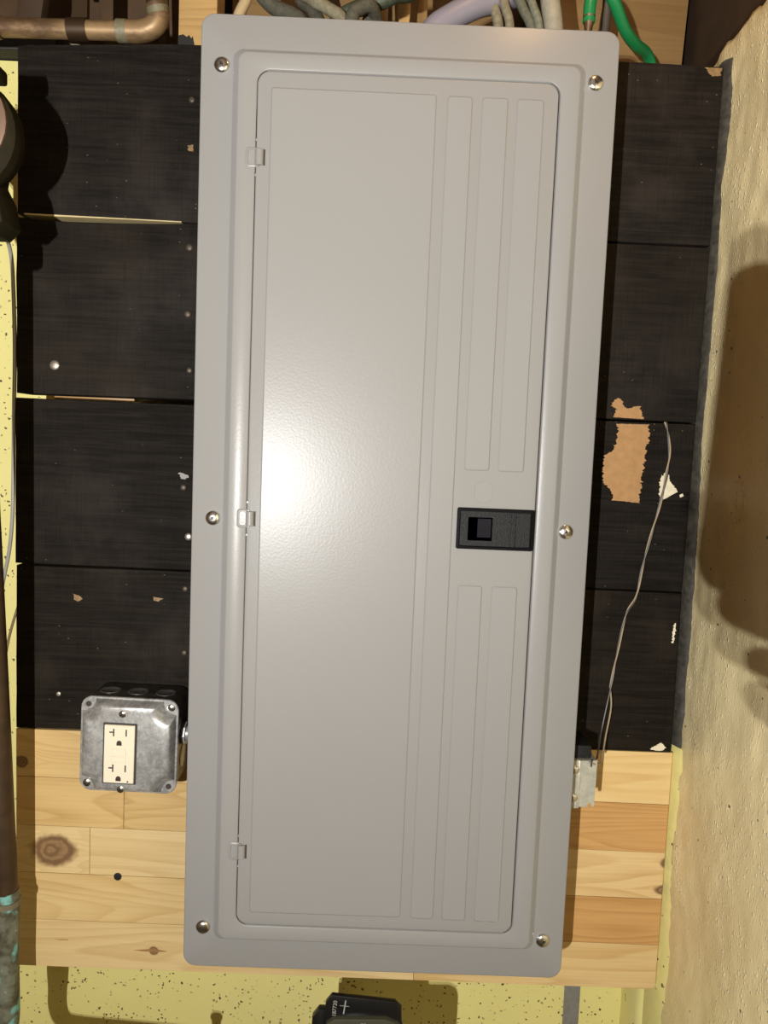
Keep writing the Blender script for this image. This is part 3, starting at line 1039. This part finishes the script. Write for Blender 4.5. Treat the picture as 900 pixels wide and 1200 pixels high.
for (za, zb) in ((rz0 - .0008, rz0 + .0062), (rz0 - .0086, rz0 - .0020)):
    bm = nb(); box(bm, rx0 - .0075, rx0 + .0075, YR - .0008, YR + .0003, za, zb, .0003, 1)
    octob('test_button', bm, IVORY, rec)
# conduit nipple between the box and the panel
bm = nb()
tube(bm, [(cx + .048, -.028, cz + .006), (-.1812, -.028, cz + .006)], .0085, 16, 0)
lathe(bm, [(.0125, .0500), (.0125, .0540)], (cx, -.028, cz + .006), 'x', 8)
lathe(bm, [(.0125, .0760), (.0125, .0800)], (cx, -.028, cz + .006), 'x', 8)
octob('conduit_nipple', bm, GALV, ob)
ob.rotation_euler = (0, ROT, 0)

# ================================================================ LOW-VOLTAGE TRANSFORMER on the panel's right side
tr = thing('bell_transformer', 'small galvanised bracket with two screws, at the panel\'s lower right edge', 'transformer', (.19, -.05, -.2936))
bm = nb()
box(bm, .1815, .208, -.0700, -.0690, -.2960, -.2445, .0003, 1)          # front face
box(bm, .2065, .2095, -.0705, -.0680, -.2955, -.2440, .0008)             # folded edge
prism(bm, [(.2095, -.2440), (.2175, -.2440), (.2180, -.2470), (.2195, -.2440), (.2262, -.2435), (.2258, -.2850), (.2256, -.2935), (.2225, -.2940), (.2220, -.2900), (.2190, -.2900), (.2185, -.2945), (.2092, -.2945)], -.0690, -.0680)
box(bm, .1815, .2258, -.0690, -.030, -.2450, -.2440, .0003, 1)
obj('bracket', bm, GALVL, tr)
bm = nb(); box(bm, .182, .2215, -.0640, -.020, -.2940, -.2300, .003)
obj('coil_housing', bm, BLACKPL, tr)
for z in (-.2540, -.2842):
    bm = nb()
    lathe(bm, [(.0048, 0), (.0048, .0008), (.0036, .0018), (0, .0022)], (.2030, -.0698, z), n=14)
    obj('screw', bm, CHROME, tr)
bm = nb(); lathe(bm, [(.0022, 0), (.0022, .010), (.0016, .012), (0, .0125)], (.2005, -.050, -.2305), 'z', 10)
obj('terminal', bm, GALV, tr)

# bell wire: two strands twisted together, from the seam down to the transformer
path = catmull([(.2955, -.0022, .1120), (.2975, -.0045, .1080), (.3020, -.006, .0797), (.2996, -.007, .0520), (.2960, -.0055, .0237), (.2885, -.006, -.0110), (.2812, -.006, -.0474), (.2760, -.007, -.0809), (.2650, -.0095, -.1024), (.2582, -.009, -.1489), (.2535, -.010, -.1830)], 14)
bw = thing('bell_wire', 'thin twisted cream and brown wire hanging from seam to bracket', 'wire', path[0])
for k, m in enumerate((TWIST1, TWIST2)):
    pts_ = []
    for i, p in enumerate(path):
        t = (path[min(i + 1, len(path) - 1)] - path[max(i - 1, 0)]).normalized()
        u = Vector((0, -1, 0)); v = t.cross(u).normalized()
        a = i * .20 + k * pi
        pts_.append(p + (u * cos(a) + v * sin(a)) * .0008)
    end = path[-1]
    if k == 0:
        tail = [(.2545, -.0135, -.2050), (.2480, -.022, -.2350), (.2360, -.050, -.2520), (.2245, -.0685, -.2480), (.2195, -.0700, -.2470)]
    else:
        tail = [(.2500, -.0120, -.2050), (.2430, -.020, -.2350), (.2310, -.050, -.2500), (.2205, -.0690, -.2440), (.2195, -.0708, -.2500)]
    tl = catmull([tuple(pts_[-1])] + tail, 8)
    bm = nb(); tube(bm, pts_ + tl[1:], .0009, 6, 0)
    o = obj('strand', bm, m, bw)
    o['label'] = ('cream strand', 'dark brown strand')[k]

# ================================================================ CABLES ABOVE THE PANEL
def cable(name, label, pts, r, m, cat='cable', n=12, group='cables entering the panel from above', flat=1.0):
    bm = nb(); tube(bm, pts, r, n, 10, flat=flat)
    return tag(obj(name, bm, m, base=pts[0]), label, cat, group)


cable('electrical_cable', 'pale thin cable rising just right of the orange pine stud', [(-.181, -.03, .4535), (-.1745, -.03, .495), (-.1655, -.028, .520), (-.160, -.025, .56), (-.155, .0, .68)], .0055, simple('pale_wire_jacket', (.45, .34, .19), .5))
cable('electrical_cable', 'leftmost grey cloth cable, bending left above the panel', [(-.105, -.03, .4535), (-.1085, -.03, .492), (-.120, -.025, .505), (-.150, -.015, .525), (-.20, .0, .60), (-.21, .05, .70)], .0075, GREYC)
cable('electrical_cable', 'dark grey cloth cable crossing behind the leftmost one', [(-.085, -.035, .4535), (-.090, -.03, .490), (-.1010, -.02, .515), (-.118, -.005, .545), (-.13, .03, .68)], .0070, GREYC)
cable('electrical_cable', 'tan cloth cable end leaning left, nearest the panel\'s top edge', [(-.058, -.045, .4535), (-.066, -.045, .490), (-.083, -.042, .504), (-.100, -.035, .516), (-.118, -.01, .55), (-.12, .03, .69)], .0060, TANC)
cable('armoured_cable', 'dark green ribbed cable arching above the panel left of centre', [(-.079, -.02, .47), (-.073, -.02, .503), (-.058, -.02, .515), (-.040, -.02, .521), (-.018, -.02, .531), (.01, .0, .56), (.03, .03, .70)], .0078, simple('ribbed_green_grey', (.055, .07, .042), .55, var=.3, vscale=300, bump=1.0, bscale=350))
cable('electrical_cable', 'short grey cable arched under the dark green ribbed one', [(-.060, -.05, .4535), (-.058, -.05, .492), (-.050, -.047, .503), (-.040, -.04, .508), (-.034, -.02, .50), (-.032, -.02, .46)], .0068, GREYC)
cable('electrical_cable', 'grey cable leaning right before the torn wood strips', [(-.045, -.03, .46), (-.042, -.025, .505), (-.037, -.02, .522), (-.028, -.01, .552), (-.015, .02, .70)], .0068, GREYC)
cable('service_cable', 'thick lavender-grey cable rising to the right above the panel', [(.010, -.035, .4535), (.021, -.035, .488), (.040, -.033, .505), (.068, -.028, .522), (.095, -.018, .535), (.13, .0, .57), (.15, .03, .70)], .0125, LAV, n=18)
cable('electrical_cable', 'left tan cloth cable of the pair right of the lavender one', [(.0925, -.03, .4535), (.0890, -.03, .500), (.0820, -.028, .525), (.070, -.02, .57), (.06, .03, .70)], .0052, TANC)
cable('electrical_cable', 'right tan cloth cable of the pair right of the lavender one', [(.1030, -.035, .4535), (.0995, -.035, .500), (.0930, -.033, .522), (.084, -.025, .57), (.078, .03, .70)], .0046, TANC)
cable('electrical_cable', 'left grey-green cable of the pair beside the thick white one', [(.1290, -.03, .4535), (.1225, -.03, .500), (.1120, -.028, .522), (.100, -.02, .56), (.095, .03, .70)], .0050, simple('grey_green_cloth', (.12, .125, .085), .7, var=.3, vscale=260, bump=.9, bscale=500))
cable('electrical_cable', 'right grey-green cable of the pair beside the thick white one', [(.1345, -.035, .4535), (.1290, -.035, .500), (.1215, -.033, .522), (.113, -.02, .56), (.11, .03, .70)], .0042, simple('pale_grey_green_cloth', (.18, .185, .13), .7, var=.3, vscale=260, bump=.9, bscale=500))
cable('electrical_cable', 'thick off-white cable nearest the green ground wire', [(.148, -.03, .4535), (.1447, -.03, .500), (.1400, -.028, .530), (.135, -.02, .58), (.132, .03, .70)], .0098, WHITEC, n=16)
gw = thing('ground_wire', 'bright green ground wire looping over the panel\'s top right corner', 'wire', (.180, -.03, .475))
bm = nb(); tube(bm, [(.1800, -.030, .508), (.1803, -.030, .526), (.184, -.029, .545), (.195, -.026, .546), (.2075, -.020, .534), (.2250, .000, .520), (.2440, .022, .516), (.2640, .045, .518), (.274, .056, .507), (.278, .060, .470)], .0062, 14, 10)
# the last stretch tucks in above the plank edge
obj('insulation', bm, GREEN, gw)
bm = nb(); tube(bm, [(.1797, -.030, .470), (.1799, -.030, .500), (.1800, -.030, .514)], [.0036, .0040, .0066], 12, 6)
obj('lug', bm, simple('bright_copper_lug', (.80, .62, .48), .25, 1.0), gw)
cable('electrical_cable', 'dark grey cable looping behind the green ground wire', [(.176, .03, .512), (.190, .03, .516), (.205, .03, .527), (.214, .035, .545), (.215, .05, .70)], .0048, simple('dark_grey_vinyl', (.07, .065, .055), .5), group='cables entering the panel from above')
# ================================================================ COPPER PIPE at upper left
cp = thing('copper_pipe', 'horizontal copper pipe with soldered elbow above the black planks, upper left', 'pipe', (-.34, .012, .495))
CY = .012
sc = (.844 + CY) / .844
def wz(z): return .0728 + (z - .0728) * sc
def wx(x): return -.0142 + (x + .0142) * sc
zc0 = wz(.4928); zc1 = wz(.4945)
bm = nb(); tube(bm, [(-.72, CY, zc0 - .006), (wx(-.4285), CY, zc0), (wx(-.30), CY, zc1)], .0097, 20, 0)
obj('straight_run', bm, COPPER, cp)
bm = nb(); tube(bm, [(wx(-.3035), CY, zc1), (wx(-.282), CY, zc1 + .0003), (wx(-.268), CY - .001, zc1 + .005), (wx(-.2615), CY - .002, zc1 + .016), (wx(-.2640), CY - .004, zc1 + .027)], .0112, 20, 8)
obj('elbow', bm, COPPER, cp)
bm = nb(); tube(bm, [(wx(-.2632), CY - .003, zc1 + .022), (wx(-.270), CY - .006, zc1 + .050), (wx(-.30), CY - .01, zc1 + .22)], .0098, 18, 0)
obj('riser', bm, DARKPIPE, cp)
bm = nb(); tube(bm, [(wx(-.2618), CY - .002, zc1 + .0175), (wx(-.2632), CY - .0035, zc1 + .0235)], .0118, 18, 0)
obj('solder_joint', bm, TIN, cp)
bm = nb(); tube(bm, [(wx(-.3050), CY, zc1), (wx(-.2945), CY, zc1)], .0115, 18, 0)
obj('solder_joint', bm, TIN, cp)
bm = nb(); tube(bm, [(wx(-.3560), CY, wz(.4937)), (wx(-.3360), CY, wz(.4942))], .0112, 20, 0)
box(bm, wx(-.3540), wx(-.3380), CY + .002, CY + .010, wz(.495), .736, .0005, 1)
obj('dark_band', bm, simple('dark_brown_band', (.055, .032, .015), .5, .5), cp)  # darker brown band round the pipe, with a flat upright strip
bm = nb(); tube(bm, [(-.50, CY, zc0 - .0025), (wx(-.4265), CY, zc0)], .0116, 20, 0)
obj('coupling', bm, DARKPIPE, cp)
cable('drip_pipe', 'thin brown pipe stub dropping behind the copper elbow', [(-.285, .10, .49), (-.285, .10, .54), (-.287, .10, .60), (-.288, .10, .72)], .0062, BRWOOD, 'pipe', group=None)

# ================================================================ WATER PIPE with gate valve at the left edge
wp = thing('water_pipe', 'dark tarnished vertical pipe with round valve and verdigris joint, left edge', 'pipe', (-.396, -.05, -.62))
def py_(z): return -(.060 + .10 * (z + .30)) if z > -.40 else -.050
PX = -.3965
bm = nb(); tube(bm, [(PX, py_(.27), .27), (PX, py_(-.1), -.1), (PX, py_(-.43), -.43)], .0112, 18, 4)
obj('riser', bm, DARKPIPE, wp)
bm = nb(); tube(bm, [(PX, -.050, -.420), (PX, -.050, -.445), (PX, -.050, -.50), (PX, -.050, -.560), (PX, -.050, -.585)], [.0120, .0128, .0118, .0128, .0112], 18, 5)
obj('coupling', bm, PATINA, wp)
bm = nb(); tube(bm, [(PX, -.050, -.430), (PX, -.050, -.436)], .0142, 18, 0)
obj('solder_ring', bm, TIN, wp)
bm = nb(); tube(bm, [(PX, -.05, -.58), (PX, -.05, -.605), (PX + .006, -.052, -.620), (PX + .022, -.055, -.626), (-.30, -.062, -.628), (-.082, -.085, -.632)], .0112, 18, 6)
obj('cross_run', bm, DARKPIPE, wp)
bm = nb()
tube(bm, [(-.212, -.071, -.630), (-.212, -.071, -.604)], .0052, 12, 0)
lathe(bm, [(.0068, 0), (.0072, .004), (.005, .007), (0, .008)], (-.212, -.071, -.606), 'z', 12)
obj('bleed_valve', bm, OLIVE, wp)
# valve: round bonnet facing out, flat body below
vc = (-.4035, -.118, .339)
bm = nb()
lathe(bm, [(.040, -.030), (.047, -.020), (.0515, -.010), (.0525, 0), (.0515, .008), (.046, .012), (.040, .0125), (0, .0125)], vc, n=32)
valve = obj('valve_body', bm, OLIVE, wp)
prism_pts = [(-.440, .345), (-.440, .252), (-.372, .252), (-.362, .262), (-.3665, .285), (-.3745, .300), (-.372, .315)]
bm = nb(); prism(bm, prism_pts, vc[1] - .012, vc[1] + .025, .004)
obj('valve_body', bm, OLIVE, wp)
bm = nb()
lathe(bm, [(.0425, .010), (.0425, .0145), (.0405, .0155), (0, .0155)], (vc[0] + .0035, vc[1], vc[2] + .008), n=28)
obj('valve_cap', bm, ROSE, wp)
bm = nb()
for k in range(1):
    tt = [(vc[0] + .018 + .008 * cos(a), vc[1] - .0160, vc[2] + .010 + .010 * sin(a)) for a in [2 * pi * i / 16 for i in range(17)]]
    tube(bm, tt, .0012, 6, 0)
obj('cap_ring', bm, OLIVE, wp)
bm = nb(); box(bm, -.425, -.3715, vc[1] - .006, vc[1] + .020, .3905, .4035, .003)
obj('packing_nut', bm, OLIVE, wp)
bm = nb(); lathe(bm, [(.014, -.0115), (.016, -.009), (.016, .009), (.014, .0115)], (-.3915, -.115, .2355), 'z', 8)
obj('hex_nut', bm, OLIVE, wp)

# grey and brown wires running down the plank ends
cable('grey_cable', 'thin grey cable hanging down the left ends of the black planks', [(-.4345, .02, .315), (-.4300, .016, .290), (-.4190, .006, .262), (-.4155, .004, .225), (-.4140, .004, .16), (-.4150, .004, .09), (-.4165, .006, .03), (-.4185, .008, -.02), (-.4240, .012, -.06), (-.4330, .015, -.10), (-.440, .018, -.14)], .0022, GREYPLAIN, n=8, group=None)
cable('brown_wire', 'thin brown wire bowing out beside the lowest black plank', [(-.405, .045, -.06), (-.4125, .035, -.095), (-.4210, .028, -.125), (-.4310, .025, -.165), (-.4380, .025, -.21)], .0016, BROWNWIRE, 'wire', n=8, group=None)

# ================================================================ WATER METER at the bottom
wm = thing('water_meter', 'black utility meter with chamfered cover below the panel', 'meter', (0, -.06, -.72))
MY = -.050
bm = nb()
prism(bm, [(-0.0604, -0.7364), (-0.0488, -0.5366), (-0.0421, -0.5277), (0.0272, -0.5329), (0.0349, -0.5399), (0.0355, -0.5542), (0.0501, -0.6150), (0.0545, -0.7364)], MY, MY + .005, .0012)
prism(bm, [(-0.0537, -0.7364), (-0.0471, -0.5929), (0.0302, -0.5929), (0.0457, -0.7364)], MY + .004, MY + .020, .002)
obj('register_box', bm, BLACKMET, wm)
bm = nb()
prism(bm, [(-0.0559, -0.7364), (-0.0471, -0.5570), (-0.0383, -0.5515), (0.0169, -0.5493), (0.0307, -0.5542), (0.0457, -0.5708), (0.0545, -0.6150), (0.0589, -0.7364)], MY - .006, MY, .002)
obj('clear_cover', bm, LIDMET, wm)
bm = nb()
prism(bm, [(-0.0692, -0.7364), (-0.0631, -0.5564), (-0.0559, -0.5465), (-0.0427, -0.5465), (-0.0427, -0.7364)], MY + .002, MY + .010, .0015)
obj('side_housing', bm, BLACKMET, wm)
bm = nb()
prism(bm, [(-.079, -.72), (-.079, -.540), (.045, -.538), (.0515, -.5415), (.054, -.549), (.054, -.72)], -.115, -.107, .003)
prism(bm, [(-.075, -.72), (-.075, -.645), (.050, -.645), (.050, -.72)], -.108, -.03, .004)
obj('meter_body', bm, OLIVE, wm)
bm = nb(); tube(bm, [(-.012, -.060, -.66), (-.012, -.035, -.66)], .035, 20, 0)
obj('neck', bm, OLIVE, wm)
# serial number printed up the left edge (rotated a quarter turn) and a scale mark
def text(body, size, x, z, y, rot, parent, name):
    cu = bpy.data.curves.new(name, 'FONT')
    cu.body = body
    cu.size = size
    cu.extrude = .0001
    tmp = bpy.data.objects.new(name, cu)
    C.objects.link(tmp)
    bpy.context.view_layer.update()
    me = bpy.data.meshes.new_from_object(tmp.evaluated_get(bpy.context.evaluated_depsgraph_get()))
    C.objects.unlink(tmp)
    bpy.data.objects.remove(tmp)
    o = bpy.data.objects.new(name, me)
    me.transform(Matrix.Translation(Vector((x, y, z)) - world_loc(parent)) @ Matrix.Rotation(rot, 4, 'Y') @ Matrix.Rotation(pi / 2, 4, 'X'))
    me.materials.clear()
    me.materials.append(DIGIT)
    C.objects.link(o)
    o.parent = parent
    return o
text('1187720', 0.0062, -0.0374, -0.5553, MY - .0004, -pi / 2 + .06, wm, 'serial_number')
text('05', 0.0062, -0.0096, -0.5581, MY - .0066, .04, wm, 'dial_print')
bm = nb()
prism(bm, [(-0.0275, -0.5332), (-0.0261, -0.5332), (-0.0281, -0.5487), (-0.0294, -0.5487)], MY - .0004, MY + .0002)
prism(bm, [(-0.0333, -0.5390), (-0.0228, -0.5397), (-0.0228, -0.5401), (-0.0333, -0.5394)], MY - .0005, MY + .0002)
obj('scale_mark', bm, DIGIT, wm, smooth=0)

# ================================================================ THE PHOTOGRAPHER'S PHONE AND HAND (out of frame; they throw the shadow on the right wall)
ph = thing('smartphone', 'dark phone held up in front of the panel, taking the picture', 'phone', (-.025, -.853, -.055))
bm = nb()
ring = [(-.0255 + (x * cos(.04) + z * sin(.04)), .020 + (-x * sin(.04) + z * cos(.04))) for x, z in rrect(0, 0, .0365, .071, .010, 6)]
prism(bm, ring, -.8555, -.8480, .0015)
obj('body', bm, PHONEB, ph)


def skin_chain(bm_pts, radii, name, mat, parent=None):
    pass


def limb(bm, pts, radii, n=12):
    tube(bm, pts, radii, n, 6)


hand = thing('person', 'hand and dark sleeve of a person gripping the phone', 'person', (.05, -.90, -.12))
# one continuous skinned surface: forearm, palm and five fingers
verts, edges, rad = [], [], []


def add(p, r, par=None):
    verts.append(p); rad.append(r)
    if par is not None:
        edges.append((par, len(verts) - 1))
    return len(verts) - 1


fore = add((.135, -1.12, -.42), .036)
f2 = add((.090, -1.02, -.27), .031, fore)
wr = add((.045, -.930, -.150), .026, f2)
p1 = add((.022, -.892, -.098), .030, wr)
p2 = add((-.004, -.876, -.058), .030, p1)
root_i = wr
for k, (a, b, c, d) in enumerate((
        ((-.012, -.874, -.020), (-.050, -.870, -.016), (-.066, -.858, -.019), (-.0690, -.848, -.021)),
        ((-.014, -.874, -.038), (-.048, -.870, -.034), (-.0600, -.858, -.037), (-.0610, -.848, -.038)),
        ((-.014, -.876, -.058), (-.040, -.872, -.052), (-.0510, -.860, -.054), (-.0510, -.850, -.055)),
        ((-.008, -.880, -.074), (-.028, -.874, -.070), (-.0380, -.862, -.071), (-.0370, -.851, -.071)))):
    i = add(a, .0098, p2)
    i = add(b, .0092, i)
    i = add(c, .0082, i)
    i = add(d, .0070, i)
t1 = add((.028, -.872, -.062), .012, p1)
t2 = add((.024, -.868, -.030), .010, t1)
t3 = add((.013, -.866, -.004), .0085, t2)
me = bpy.data.meshes.new('hand')
me.from_pydata(verts, edges, [])
ho = bpy.data.objects.new('hand', me)
C.objects.link(ho)
ho.modifiers.new('skin', 'SKIN')
sv = me.skin_vertices[0].data
for i, r in enumerate(rad):
    sv[i].radius = (r, r)
    sv[i].use_root = (i == root_i)
ss = ho.modifiers.new('subsurf', 'SUBSURF')
ss.levels = ss.render_levels = 2
bpy.context.view_layer.update()
me2 = bpy.data.meshes.new_from_object(ho.evaluated_get(bpy.context.evaluated_depsgraph_get()))
C.objects.unlink(ho); bpy.data.objects.remove(ho)
ho = bpy.data.objects.new('hand', me2)
me2.transform(Matrix.Translation(-Vector(hand.location)))
me2.materials.clear(); me2.materials.append(SKIN)
for p in me2.polygons:
    p.use_smooth = True
C.objects.link(ho); ho.parent = hand
bm = nb(); tube(bm, [(.25, -1.60, -.75), (.155, -1.17, -.49), (.108, -1.06, -.33), (.086, -1.012, -.258)], [.062, .050, .046, .040], 16, 6)
obj('sleeve', bm, SLEEVE, hand)
